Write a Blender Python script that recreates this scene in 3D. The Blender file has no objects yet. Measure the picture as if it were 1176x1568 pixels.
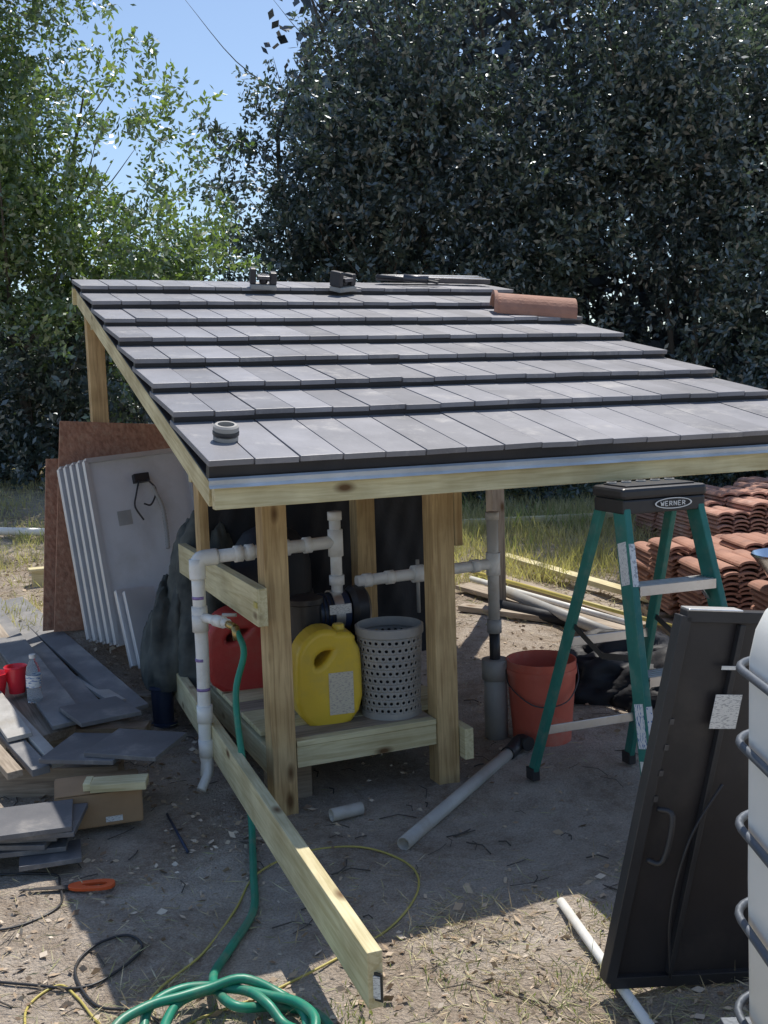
import bpy, math, numpy as np, random
from mathutils import Vector, Matrix
random.seed(7); rng=np.random.default_rng(7)
scene=bpy.context.scene
COL=scene.collection
# ------------------------------------------------------------------ materials
def newmat(name):
    m=bpy.data.materials.new(name);m.use_nodes=True
    nt=m.node_tree;b=nt.nodes["Principled BSDF"];return m,nt,b
def setv(b,k,v):
    if k in b.inputs:b.inputs[k].default_value=v
def c4(c): return (c[0],c[1],c[2],1)
def mat(name,col,rough=.6,metal=0,var=.25,scale=8,bump=.15,bscale=60,col2=None,spec=.5,trans=0,stretch=(1,1,1),dirt=None,dirts=3,dirtamt=.5):
    m,nt,b=newmat(name);N=nt.nodes;Lk=nt.links
    tc=N.new("ShaderNodeTexCoord");mp=N.new("ShaderNodeMapping");mp.inputs["Scale"].default_value=stretch
    Lk.new(tc.outputs["Object"],mp.inputs["Vector"])
    n=N.new("ShaderNodeTexNoise");n.inputs["Scale"].default_value=scale;n.inputs["Detail"].default_value=5
    Lk.new(mp.outputs[0],n.inputs["Vector"])
    r=N.new("ShaderNodeValToRGB");r.color_ramp.elements[0].position=.3;r.color_ramp.elements[1].position=.7
    c2=col2 or tuple(x*(1-var) for x in col)
    r.color_ramp.elements[0].color=c4(c2);r.color_ramp.elements[1].color=c4(col)
    Lk.new(n.outputs["Fac"],r.inputs[0]);out=r.outputs[0]
    if dirt:
        n2=N.new("ShaderNodeTexNoise");n2.inputs["Scale"].default_value=dirts;n2.inputs["Detail"].default_value=6;n2.inputs["Roughness"].default_value=.7
        Lk.new(tc.outputs["Object"],n2.inputs["Vector"])
        r2=N.new("ShaderNodeValToRGB");r2.color_ramp.elements[0].position=.5;r2.color_ramp.elements[1].position=.72
        r2.color_ramp.elements[0].color=(0,0,0,1);r2.color_ramp.elements[1].color=(dirtamt,)*3+(1,)
        Lk.new(n2.outputs["Fac"],r2.inputs[0])
        mx=N.new("ShaderNodeMixRGB");Lk.new(r2.outputs[0],mx.inputs[0]);Lk.new(out,mx.inputs[1]);mx.inputs[2].default_value=c4(dirt);out=mx.outputs[0]
    Lk.new(out,b.inputs["Base Color"])
    setv(b,"Roughness",rough);setv(b,"Metallic",metal);setv(b,"Specular IOR Level",spec);setv(b,"Transmission Weight",trans)
    if bump:
        nb=N.new("ShaderNodeTexNoise");nb.inputs["Scale"].default_value=bscale;nb.inputs["Detail"].default_value=4
        Lk.new(mp.outputs[0],nb.inputs["Vector"])
        bp=N.new("ShaderNodeBump");bp.inputs["Strength"].default_value=bump;bp.inputs["Distance"].default_value=.01
        Lk.new(nb.outputs["Fac"],bp.inputs["Height"]);Lk.new(bp.outputs[0],b.inputs["Normal"])
    return m
def woodmat(name,axis,ca,cb,knot=(.16,.09,.04),grey=None):
    m,nt,b=newmat(name);N=nt.nodes;Lk=nt.links
    tc=N.new("ShaderNodeTexCoord");gi=N.new("ShaderNodeObjectInfo")
    ad=N.new("ShaderNodeVectorMath");ad.operation='ADD'
    ml=N.new("ShaderNodeVectorMath");ml.operation='SCALE';ml.inputs["Scale"].default_value=13.
    cb3=N.new("ShaderNodeCombineXYZ")
    for i in range(3):Lk.new(gi.outputs["Random"],cb3.inputs[i])
    Lk.new(cb3.outputs[0],ml.inputs[0]);Lk.new(tc.outputs["Object"],ad.inputs[0]);Lk.new(ml.outputs[0],ad.inputs[1])
    mp=N.new("ShaderNodeMapping");s=[1,1,1];s[axis]=.06;mp.inputs["Scale"].default_value=s
    Lk.new(ad.outputs[0],mp.inputs["Vector"])
    n=N.new("ShaderNodeTexNoise");n.inputs["Scale"].default_value=70;n.inputs["Detail"].default_value=5;n.inputs["Distortion"].default_value=.8
    Lk.new(mp.outputs[0],n.inputs["Vector"])
    r=N.new("ShaderNodeValToRGB");r.color_ramp.elements[0].position=.32;r.color_ramp.elements[1].position=.6
    r.color_ramp.elements[0].color=c4(ca);r.color_ramp.elements[1].color=c4(cb);Lk.new(n.outputs["Fac"],r.inputs[0])
    mp2=N.new("ShaderNodeMapping");s2=[1,1,1];s2[axis]=.45;mp2.inputs["Scale"].default_value=s2;Lk.new(ad.outputs[0],mp2.inputs["Vector"])
    v=N.new("ShaderNodeTexVoronoi");v.inputs["Scale"].default_value=6.5;Lk.new(mp2.outputs[0],v.inputs["Vector"])
    rk=N.new("ShaderNodeValToRGB");rk.color_ramp.elements[0].position=.05;rk.color_ramp.elements[1].position=.14
    rk.color_ramp.elements[0].color=(1,1,1,1);rk.color_ramp.elements[1].color=(0,0,0,1);Lk.new(v.outputs["Distance"],rk.inputs[0])
    mx=N.new("ShaderNodeMixRGB");Lk.new(rk.outputs[0],mx.inputs[0]);Lk.new(r.outputs[0],mx.inputs[1]);mx.inputs[2].default_value=c4(knot)
    n3=N.new("ShaderNodeTexNoise");n3.inputs["Scale"].default_value=4;n3.inputs["Detail"].default_value=6;Lk.new(ad.outputs[0],n3.inputs["Vector"])
    r3=N.new("ShaderNodeValToRGB");r3.color_ramp.elements[0].color=(.60,.56,.50,1);r3.color_ramp.elements[1].color=(1,1,1,1);r3.color_ramp.elements[0].position=.3;r3.color_ramp.elements[1].position=.65
    Lk.new(n3.outputs["Fac"],r3.inputs[0])
    m2=N.new("ShaderNodeMixRGB");m2.blend_type='MULTIPLY';m2.inputs[0].default_value=.85;Lk.new(mx.outputs[0],m2.inputs[1]);Lk.new(r3.outputs[0],m2.inputs[2])
    Lk.new(m2.outputs[0],b.inputs["Base Color"]);setv(b,"Roughness",.75);setv(b,"Specular IOR Level",.3)
    bp=N.new("ShaderNodeBump");bp.inputs["Strength"].default_value=.25;bp.inputs["Distance"].default_value=.004
    Lk.new(n.outputs["Fac"],bp.inputs["Height"]);Lk.new(bp.outputs[0],b.inputs["Normal"])
    return m
PT=[woodmat("treated_pine_%d"%i,i,(.58,.50,.28),(.76,.69,.44)) for i in range(3)]
WP=[woodmat("post_pine_%d"%i,i,(.44,.30,.15),(.66,.49,.26)) for i in range(3)]
OLD=[woodmat("weathered_wood_%d"%i,i,(.28,.23,.18),(.46,.39,.31)) for i in range(3)]
M={}
M['pvc']=mat("white_pvc",(.82,.82,.79),.35,var=.08,scale=5,bump=.03,dirt=(.45,.38,.28),dirts=9,dirtamt=.4)
M['pvcd']=mat("dirty_pvc",(.58,.56,.52),.45,var=.25,scale=5,bump=.03,dirt=(.36,.30,.23),dirts=7,dirtamt=.8)
M['greypvc']=mat("grey_pvc",(.38,.38,.37),.5,var=.2,dirt=(.4,.33,.25),dirtamt=.5)
M['metal']=mat("galvanised_metal",(.85,.88,.92),.22,1,var=.25,scale=7,bump=.12,bscale=7)
M['drip']=mat("drip_edge_metal",(.72,.78,.84),.45,.35,var=.3,scale=5,bump=.1,bscale=7)  # pale bluish base paints in the bright highlight along the edge
M['alu']=mat("ladder_aluminium",(.75,.76,.77),.38,.9,var=.12,scale=20,bump=.04,dirt=(.4,.36,.3),dirts=10)
M['lgreen']=mat("green_fibreglass",(.025,.20,.165),.5,var=.25,scale=12,bump=.1,dirt=(.25,.27,.22),dirts=8,dirtamt=.45)
M['black']=mat("black_plastic",(.034,.034,.038),.42,var=.3,bump=.05)  # lifted off true black, so haze is mixed into the colour
M['blackm']=mat("black_panel_back",(.034,.031,.034),.38,var=.35,scale=5,bump=.04,dirt=(.12,.10,.085),dirts=3,dirtamt=.3)  # dark base raised the same way, with haze in the colour
M['navy']=mat("navy_plastic",(.025,.042,.09),.4)
M['tarp']=mat("dark_tarp",(.026,.029,.036),.6,scale=4,bump=.6,bscale=14,col2=(.014,.015,.02),spec=.3)
M['camo']=mat("camo_tarp",(.13,.135,.12),.75,scale=9,bump=.7,bscale=12,col2=(.04,.046,.046),spec=.2)
M['red']=mat("red_plastic",(.50,.05,.045),.4,var=.2,dirt=(.35,.2,.15),dirts=6,dirtamt=.3)
M['orange']=mat("orange_bucket",(.66,.14,.09),.5,var=.15,dirt=(.5,.35,.28),dirts=5,dirtamt=.5)
M['orangeh']=mat("orange_handle",(.75,.12,.03),.4,var=.1)
M['yellow']=mat("yellow_jug_plastic",(.80,.56,.05),.38,var=.1,bump=.03,dirt=(.5,.38,.12),dirts=5,dirtamt=.45)
M['cordy']=mat("yellow_cord",(.55,.46,.12),.5,var=.2,bump=.03)
M['hose']=mat("green_hose",(.02,.26,.165),.42,var=.25,scale=10,bump=.04,dirt=(.25,.25,.18),dirts=12,dirtamt=.5)
M['grey']=mat("grey_basket_plastic",(.36,.35,.33),.6,var=.15,dirt=(.48,.43,.36),dirts=8,dirtamt=.5)
M['clay']=mat("terracotta",(.54,.30,.22),.8,scale=5,col2=(.38,.18,.125),bump=.3,dirt=(.62,.46,.39),dirts=4,dirtamt=.8)
M['clayd']=mat("terracotta_brown",(.46,.24,.165),.8,scale=5,col2=(.30,.145,.10),bump=.3,dirt=(.2,.12,.1),dirts=7,dirtamt=.6)
M['panelback']=mat("panel_backsheet",(.66,.66,.68),.5,var=.08,bump=.02,dirt=(.44,.42,.39),dirts=3,dirtamt=.5)
M['frame']=mat("anodised_frame",(.66,.66,.67),.45,.5,var=.1,bump=.02)
M['osb']=mat("osb_board",(.46,.25,.165),.9,scale=34,col2=(.26,.125,.08),bump=.5,bscale=40,stretch=(1,2.4,1),dirt=(.52,.36,.25),dirts=26,dirtamt=.6)
M['white']=mat("white_label",(.78,.78,.76),.5,var=.05,bump=0)
M['tank']=mat("white_tank_plastic",(.84,.84,.80),.45,var=.06,bump=.03,scale=3)
M['cage']=mat("galvanised_cage",(.16,.18,.21),.5,.6,var=.2)
M['card']=mat("cardboard",(.42,.27,.15),.9,var=.2)
M['redcup']=mat("red_cup_plastic",(.80,.04,.06),.25,var=.1,bump=0)
M['steel']=mat("dark_steel",(.12,.12,.13),.4,.8)
M['brass']=mat("brass",(.45,.33,.14),.35,.9)
M['plank']=mat("grey_plank",(.25,.25,.255),.6,scale=6,col2=(.15,.15,.155),bump=.25,bscale=50,stretch=(1,1,1),dirt=(.40,.37,.33),dirts=3,dirtamt=.7)
M['plankl']=mat("pale_plank",(.48,.47,.45),.65,scale=9,col2=(.34,.33,.31),bump=.25,bscale=50,dirt=(.32,.28,.22),dirts=4,dirtamt=.6)
M['bark']=mat("bark",(.10,.087,.074),.9,scale=20,bump=.6,stretch=(1,1,.2))
m,nt,b=newmat("clear_plastic");setv(b,"Base Color",(.85,.92,.97,1));setv(b,"Roughness",.08);setv(b,"Transmission Weight",.85);setv(b,"IOR",1.2);M['clear']=m
def labelmat(name,base,ink,ls=60,thr=.5,axis=2):
    m,nt,b=newmat(name);N=nt.nodes;Lk=nt.links
    tc=N.new("ShaderNodeTexCoord");mp=N.new("ShaderNodeMapping");s=[ls*.9]*3;s[axis]=ls*3.2;mp.inputs["Scale"].default_value=s
    Lk.new(tc.outputs["Object"],mp.inputs[0]);n=N.new("ShaderNodeTexNoise");n.inputs["Scale"].default_value=1;n.inputs["Detail"].default_value=2;Lk.new(mp.outputs[0],n.inputs["Vector"])
    r=N.new("ShaderNodeValToRGB");r.color_ramp.interpolation='CONSTANT';r.color_ramp.elements[0].color=c4(base);r.color_ramp.elements[1].position=thr;r.color_ramp.elements[1].color=c4(ink)
    Lk.new(n.outputs["Fac"],r.inputs[0]);Lk.new(r.outputs[0],b.inputs["Base Color"]);setv(b,"Roughness",.45);return m
M['label']=labelmat("printed_label",(.72,.72,.70),(.42,.42,.43),110,.56)
M['labelb']=labelmat("printed_label_blue",(.70,.72,.74),(.10,.2,.42),60,.57)
M['labely']=labelmat("jug_label",(.62,.58,.46),(.42,.37,.34),90,.57)
def slatemat(name,ca,cb,rough,dust=(.50,.48,.46)):
    m,nt,b=newmat(name);N=nt.nodes;Lk=nt.links
    tc=N.new("ShaderNodeTexCoord");g=N.new("ShaderNodeNewGeometry")
    n=N.new("ShaderNodeTexNoise");n.inputs["Scale"].default_value=3.2;n.inputs["Detail"].default_value=7;n.inputs["Roughness"].default_value=.62
    Lk.new(tc.outputs["Object"],n.inputs["Vector"])
    r=N.new("ShaderNodeValToRGB");r.color_ramp.elements[0].position=.35;r.color_ramp.elements[1].position=.72
    r.color_ramp.elements[0].color=c4(ca);r.color_ramp.elements[1].color=c4(cb);Lk.new(n.outputs["Fac"],r.inputs[0])
    mr=N.new("ShaderNodeMapRange");mr.inputs[3].default_value=.78;mr.inputs[4].default_value=1.18;Lk.new(g.outputs["Random Per Island"],mr.inputs[0])
    sc=N.new("ShaderNodeVectorMath");sc.operation='SCALE';Lk.new(r.outputs[0],sc.inputs[0]);Lk.new(mr.outputs[0],sc.inputs["Scale"])
    n2=N.new("ShaderNodeTexNoise");n2.inputs["Scale"].default_value=4.2;n2.inputs["Detail"].default_value=9;n2.inputs["Roughness"].default_value=.75
    Lk.new(tc.outputs["Object"],n2.inputs["Vector"])
    r2=N.new("ShaderNodeValToRGB");r2.color_ramp.elements[0].position=.54;r2.color_ramp.elements[1].position=.72;r2.color_ramp.elements[0].color=(0,0,0,1);r2.color_ramp.elements[1].color=(.85,.85,.85,1)
    Lk.new(n2.outputs["Fac"],r2.inputs[0])
    mx=N.new("ShaderNodeMixRGB");Lk.new(r2.outputs[0],mx.inputs[0]);Lk.new(sc.outputs[0],mx.inputs[1]);mx.inputs[2].default_value=c4(dust)
    Lk.new(mx.outputs[0],b.inputs["Base Color"]);setv(b,"Roughness",rough);setv(b,"Specular IOR Level",.5)
    n3=N.new("ShaderNodeTexNoise");n3.inputs["Scale"].default_value=90;n3.inputs["Detail"].default_value=4;Lk.new(tc.outputs["Object"],n3.inputs["Vector"])
    bp=N.new("ShaderNodeBump");bp.inputs["Strength"].default_value=.25;bp.inputs["Distance"].default_value=.003
    Lk.new(n3.outputs["Fac"],bp.inputs["Height"]);Lk.new(bp.outputs[0],b.inputs["Normal"])
    return m
M['slate']=slatemat("slate_grey_tile",(.195,.195,.215),(.30,.297,.32),.43,(.46,.44,.42))
M['slated']=slatemat("slate_tile_dark",(.115,.118,.13),(.19,.19,.20),.5,(.34,.32,.30))
def leafmat(name,cols,trans=.35,rough=.4,gl=.12,tm=(1.5,1.8,.7)):
    m=bpy.data.materials.new(name);m.use_nodes=True;nt=m.node_tree;N=nt.nodes;Lk=nt.links
    N.remove(N["Principled BSDF"])
    a=N.new("ShaderNodeAttribute");a.attribute_name="var"
    r=N.new("ShaderNodeValToRGB")
    while len(r.color_ramp.elements)<len(cols):r.color_ramp.elements.new(.5)
    for i,c in enumerate(cols):
        r.color_ramp.elements[i].position=i/(len(cols)-1);r.color_ramp.elements[i].color=c4(c)
    Lk.new(a.outputs["Fac"],r.inputs[0])
    d=N.new("ShaderNodeBsdfDiffuse");Lk.new(r.outputs[0],d.inputs[0]);out=d.outputs[0]
    if trans:
        t=N.new("ShaderNodeBsdfTranslucent");sc=N.new("ShaderNodeMixRGB");sc.blend_type='MULTIPLY';sc.inputs[0].default_value=1;sc.inputs[2].default_value=c4(tm)
        Lk.new(r.outputs[0],sc.inputs[1]);Lk.new(sc.outputs[0],t.inputs[0])
        ms=N.new("ShaderNodeMixShader");ms.inputs[0].default_value=trans
        Lk.new(out,ms.inputs[1]);Lk.new(t.outputs[0],ms.inputs[2]);out=ms.outputs[0]
    if gl:
        g=N.new("ShaderNodeBsdfGlossy");g.inputs["Roughness"].default_value=rough;g.inputs[0].default_value=(.9,.95,1,1)
        ms=N.new("ShaderNodeMixShader");ms.inputs[0].default_value=gl
        Lk.new(out,ms.inputs[1]);Lk.new(g.outputs[0],ms.inputs[2]);out=ms.outputs[0]
    Lk.new(out,N["Material Output"].inputs[0])
    return m
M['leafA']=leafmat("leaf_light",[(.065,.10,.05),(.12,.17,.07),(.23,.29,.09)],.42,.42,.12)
M['leafB']=leafmat("leaf_dark",[(.034,.050,.056),(.062,.085,.078),(.12,.155,.105)],.32,.40,.13,(1.2,1.5,.9))  # forest haze is put into these lifted, bluish leaf colours
M['leafC']=leafmat("leaf_far",[(.045,.06,.072),(.07,.09,.095)],0,.5,.10)  # bluish grey tone carries the haze over the far trees
M['litter']=leafmat("dry_litter",[(.20,.13,.08),(.38,.27,.17),(.58,.46,.33),(.70,.60,.48)],0,.6,.04)
M['straw']=leafmat("dry_grass",[(.42,.33,.20),(.62,.51,.33),(.36,.38,.18),(.70,.61,.43)],0,.6,0)
M['grass']=leafmat("green_grass",[(.16,.21,.08),(.26,.30,.13),(.46,.42,.24)],.3,.6,0)
M['drygrass']=leafmat("tan_grass",[(.36,.34,.17),(.54,.46,.28),(.68,.59,.41)],.3,.6,0)
# ------------------------------------------------------------------ helpers
def link(o,parent=None):
    COL.objects.link(o)
    if parent:o.parent=parent
    return o
def empty(name,loc=(0,0,0),rz=0,rx=0,parent=None):
    o=bpy.data.objects.new(name,None);o.empty_display_size=.1;o.location=loc;o.rotation_euler=(rx,0,rz);return link(o,parent)
def meshobj(name,verts,faces,mt,parent=None,smooth=False,bevel=0):
    me=bpy.data.meshes.new(name);me.from_pydata([tuple(v) for v in verts],[],faces);me.update()
    if smooth:
        for p in me.polygons:p.use_smooth=True
    me.materials.append(mt)
    o=bpy.data.objects.new(name,me);link(o,parent)
    if bevel:
        b=o.modifiers.new("b","BEVEL");b.width=bevel;b.segments=2;b.limit_method='ANGLE'
    return o
BF=[(0,3,2,1),(4,5,6,7),(0,1,5,4),(1,2,6,5),(2,3,7,6),(3,0,4,7)]
def box(name,lo,hi,mt,parent=None,bevel=.002):
    c=[(a+b)/2 for a,b in zip(lo,hi)];h=[(b-a)/2 for a,b in zip(lo,hi)]
    v=[(sx*h[0],sy*h[1],sz*h[2]) for sz in(-1,1) for sx,sy in((-1,-1),(1,-1),(1,1),(-1,1))]
    o=meshobj(name,v,BF,mt,parent,False,bevel);o.location=c;return o
def beam(name,p1,p2,w,t,mt,parent=None,side=(1,0,0),bevel=.002):
    p1=Vector(p1);p2=Vector(p2);y=(p2-p1);L=y.length;y.normalize();x=Vector(side);x=(x-y*x.dot(y)).normalized();z=x.cross(y)
    h=(w/2,L/2,t/2)
    v=[(sx*h[0],sy*h[1],sz*h[2]) for sz in(-1,1) for sx,sy in((-1,-1),(1,-1),(1,1),(-1,1))]
    o=meshobj(name,v,BF,mt,parent,False,bevel)
    R=Matrix((x,y,z)).transposed().to_4x4();R.translation=(p1+p2)/2;o.matrix_local=R;return o
def slab(name,o,u,v,t,mt,parent=None,bevel=.002):
    o=Vector(o);u=Vector(u);v=Vector(v);n=u.cross(v).normalized()*t
    P=[o,o+u,o+u+v,o+v];V=P+[p-n for p in P]
    return meshobj(name,V,[(0,1,2,3),(7,6,5,4),(0,4,5,1),(1,5,6,2),(2,6,7,3),(3,7,4,0)],mt,parent,False,bevel)
def crv(pts,n=8):
    P=[Vector(p) for p in pts];P=[P[0]*2-P[1]]+P+[P[-1]*2-P[-2]];o=[]
    for i in range(1,len(P)-2):
        for k in range(n):
            t=k/n;a,b,c,d=P[i-1:i+3]
            o.append(.5*((2*b)+(c-a)*t+(2*a-5*b+4*c-d)*t*t+(3*b-a-3*c+d)*t**3))
    o.append(P[-2]);return o
def tubedata(pts,r,seg=12,closed=False,base=0):
    P=[Vector(p) for p in pts];n=len(P);V=[];Fc=[]
    rr=r if hasattr(r,'__len__') else [r]*n
    up=Vector((0,0,1));prev=None
    for i in range(n):
        if closed:t=(P[(i+1)%n]-P[i-1])
        else:t=(P[min(i+1,n-1)]-P[max(i-1,0)])
        t.normalize()
        if prev is None:
            x=t.cross(up)
            if x.length<.1:x=t.cross(Vector((1,0,0)))
        else:x=prev-t*prev.dot(t)
        x.normalize();prev=x;y=t.cross(x)
        for k in range(seg):
            a=2*math.pi*k/seg;V.append(P[i]+(x*math.cos(a)+y*math.sin(a))*rr[i])
    for i in range(n if closed else n-1):
        for k in range(seg):
            k2=(k+1)%seg;j=(i+1)%n
            Fc.append((base+i*seg+k,base+i*seg+k2,base+j*seg+k2,base+j*seg+k))
    if not closed:
        Fc.append(tuple(base+k for k in reversed(range(seg))));Fc.append(tuple(base+(n-1)*seg+k for k in range(seg)))
    return V,Fc
def tube(name,pts,r,mt,parent=None,seg=12,closed=False):
    V,Fc=tubedata(pts,r,seg,closed);o=meshobj(name,V,Fc,mt,parent)
    for p in o.data.polygons:p.use_smooth=len(p.vertices)==4
    return o
def lathe(name,prof,mt,parent=None,loc=(0,0,0),seg=32,solid=0,rot=None):
    V=[];Fc=[];n=len(prof)
    for (r,z) in prof:
        for k in range(seg):
            a=2*math.pi*k/seg;V.append((r*math.cos(a),r*math.sin(a),z))
    for i in range(n-1):
        for k in range(seg):
            k2=(k+1)%seg;Fc.append((i*seg+k,i*seg+k2,(i+1)*seg+k2,(i+1)*seg+k))
    Fc.append(tuple(reversed(range(seg)))) if prof[0][0]>1e-4 and not solid==2 else None
    o=meshobj(name,V,Fc,mt,parent);o.location=loc
    for p in o.data.polygons:p.use_smooth=len(p.vertices)==4
    if rot:o.rotation_euler=rot
    md=o.modifiers.new("e","EDGE_SPLIT");md.split_angle=math.radians(40)
    return o
def curve2d(name,outer,holes,ext,bev,mt,parent=None,mw=None):
    cu=bpy.data.curves.new(name,'CURVE');cu.dimensions='2D';cu.fill_mode='BOTH';cu.extrude=ext;cu.bevel_depth=bev;cu.bevel_resolution=3
    for loop in [outer]+holes:
        s=cu.splines.new('POLY');s.points.add(len(loop)-1);s.use_cyclic_u=True
        for i,(x,y) in enumerate(loop):s.points[i].co=(x,y,0,1)
    o=bpy.data.objects.new(name,cu);COL.objects.link(o)
    bpy.context.view_layer.update()
    me=bpy.data.meshes.new_from_object(o.evaluated_get(bpy.context.evaluated_depsgraph_get()))
    bpy.data.objects.remove(o);me.materials.clear();me.materials.append(mt)
    for p in me.polygons:p.use_smooth=False
    ob=bpy.data.objects.new(name,me);link(ob,parent)
    if mw is not None:ob.matrix_local=mw
    return ob
def rnd(loop,it=2):
    for _ in range(it):
        o=[]
        for i in range(len(loop)):
            a=loop[i];b=loop[(i+1)%len(loop)]
            o.append((a[0]*.75+b[0]*.25,a[1]*.75+b[1]*.25));o.append((a[0]*.25+b[0]*.75,a[1]*.25+b[1]*.75))
        loop=o
    return loop
def S(t):
    t=np.clip(t,0,1);return t*t*(3-2*t)
wv=[(rng.normal(0,1,2)*f,rng.uniform(0,6.3),a) for f,a in [(.6,.03),(.9,.02),(1.7,.012),(3,.008),(5,.006),(9,.005),(9,.005),(17,.003),(17,.003),(30,.0022),(30,.0022)]]
def hgt(x,y):
    x=np.asarray(x,float);y=np.asarray(y,float)
    lf=S((-x-.9)/.8)
    left=.36*S((y-4.3)/1.7)+.45*S((y-6.2)/4.5)
    right=.34*S((y-5.2)/6)
    z=lf*left+(1-lf)*right
    n=0
    for d,ph,a in wv:n=n+a*np.sin(x*d[0]+y*d[1]+ph)
    return z+n*.55
def hz(x,y):return float(hgt(x,y))
def leaves(name,C,D,Ls,Ws,var,mt,parent=None):
    n=len(C);D=D/np.linalg.norm(D,axis=1,keepdims=True)
    rd=rng.normal(size=(n,3));X=np.cross(D,rd);X/=np.linalg.norm(X,axis=1,keepdims=True)
    Ls=np.asarray(Ls).reshape(-1,1);Ws=np.asarray(Ws).reshape(-1,1)
    v=np.empty((n,4,3));v[:,0]=C;v[:,1]=C+D*Ls*.5+X*Ws*.5;v[:,2]=C+D*Ls;v[:,3]=C+D*Ls*.5-X*Ws*.5
    me=bpy.data.meshes.new(name);me.vertices.add(n*4);me.vertices.foreach_set("co",v.reshape(-1))
    me.loops.add(n*4);me.loops.foreach_set("vertex_index",np.arange(n*4,dtype=np.int32))
    me.polygons.add(n);me.polygons.foreach_set("loop_start",np.arange(0,n*4,4,dtype=np.int32))
    a=me.attributes.new("var",'FLOAT','POINT');a.data.foreach_set("value",np.repeat(var,4).astype(np.float32))
    me.update(calc_edges=True);me.materials.append(mt)
    o=bpy.data.objects.new(name,me);return link(o,parent)
# ------------------------------------------------------------------ ground
def axis_coords(n,near,c,far):
    t=np.linspace(-1,1,n);return c+near*t+ (far-near)*np.sign(t)*np.abs(t)**9
gx=axis_coords(330,5.5,0,320);gy=axis_coords(330,6.0,5.0,320)
X,Y=np.meshgrid(gx,gy);Z=hgt(X,Y);n=330
V=np.stack([X,Y,Z],-1).reshape(-1,3)
idx=np.arange(n*n).reshape(n,n);Fq=np.stack([idx[:-1,:-1],idx[:-1,1:],idx[1:,1:],idx[1:,:-1]],-1).reshape(-1,4)
me=bpy.data.meshes.new("ground");me.vertices.add(n*n);me.vertices.foreach_set("co",V.reshape(-1))
me.loops.add(Fq.size);me.loops.foreach_set("vertex_index",Fq.reshape(-1).astype(np.int32))
me.polygons.add(len(Fq));me.polygons.foreach_set("loop_start",np.arange(0,Fq.size,4,dtype=np.int32));me.update(calc_edges=True)
me.polygons.foreach_set("use_smooth",np.ones(len(Fq),dtype=bool))
gm,nt,b=newmat("sandy_soil");N=nt.nodes;Lk=nt.links
tc=N.new("ShaderNodeTexCoord")
def noise(sc,det=6,ro=.55,dist=0):
    q=N.new("ShaderNodeTexNoise");q.inputs["Scale"].default_value=sc;q.inputs["Detail"].default_value=det;q.inputs["Roughness"].default_value=ro;q.inputs["Distortion"].default_value=dist
    Lk.new(tc.outputs["Object"],q.inputs["Vector"]);return q.outputs["Fac"]
def ramp(fac,stops):
    r=N.new("ShaderNodeValToRGB")
    while len(r.color_ramp.elements)<len(stops):r.color_ramp.elements.new(.5)
    for e,(p,c) in zip(r.color_ramp.elements,stops):e.position=p;e.color=c4(c)
    Lk.new(fac,r.inputs[0]);return r.outputs[0]
def mixc(f,a,b_,bl='MIX'):
    q=N.new("ShaderNodeMixRGB");q.blend_type=bl
    if isinstance(f,float):q.inputs[0].default_value=f
    else:Lk.new(f,q.inputs[0])
    Lk.new(a,q.inputs[1]);Lk.new(b_,q.inputs[2]);return q.outputs[0]
sand=ramp(noise(7,8,.75),[(.3,(.44,.365,.295)),(.5,(.60,.52,.435)),(.7,(.72,.64,.55))])
dark=ramp(noise(26,8,.8),[(.3,(.22,.165,.12)),(.5,(.40,.32,.245)),(.7,(.62,.53,.42))])
msk=ramp(noise(1.1,8,.72,.6),[(.46,(0,0,0)),(.62,(1,1,1))])
colr=mixc(msk,sand,dark)
fine=ramp(noise(140,3,.6),[(.3,(.66,.65,.64)),(.68,(1.08,1.08,1.08))])
colr=mixc(1.0,colr,fine,'MULTIPLY')
Lk.new(colr,b.inputs["Base Color"]);setv(b,"Roughness",.95);setv(b,"Specular IOR Level",.15)
ad=N.new("ShaderNodeMath");ad.operation='ADD';Lk.new(noise(14,8,.75),ad.inputs[0]);Lk.new(noise(90,4,.6),ad.inputs[1])
bp=N.new("ShaderNodeBump");bp.inputs["Strength"].default_value=.9;bp.inputs["Distance"].default_value=.03;Lk.new(ad.outputs[0],bp.inputs["Height"]);Lk.new(bp.outputs[0],b.inputs["Normal"])
me.materials.append(gm);link(bpy.data.objects.new("ground",me))
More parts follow.
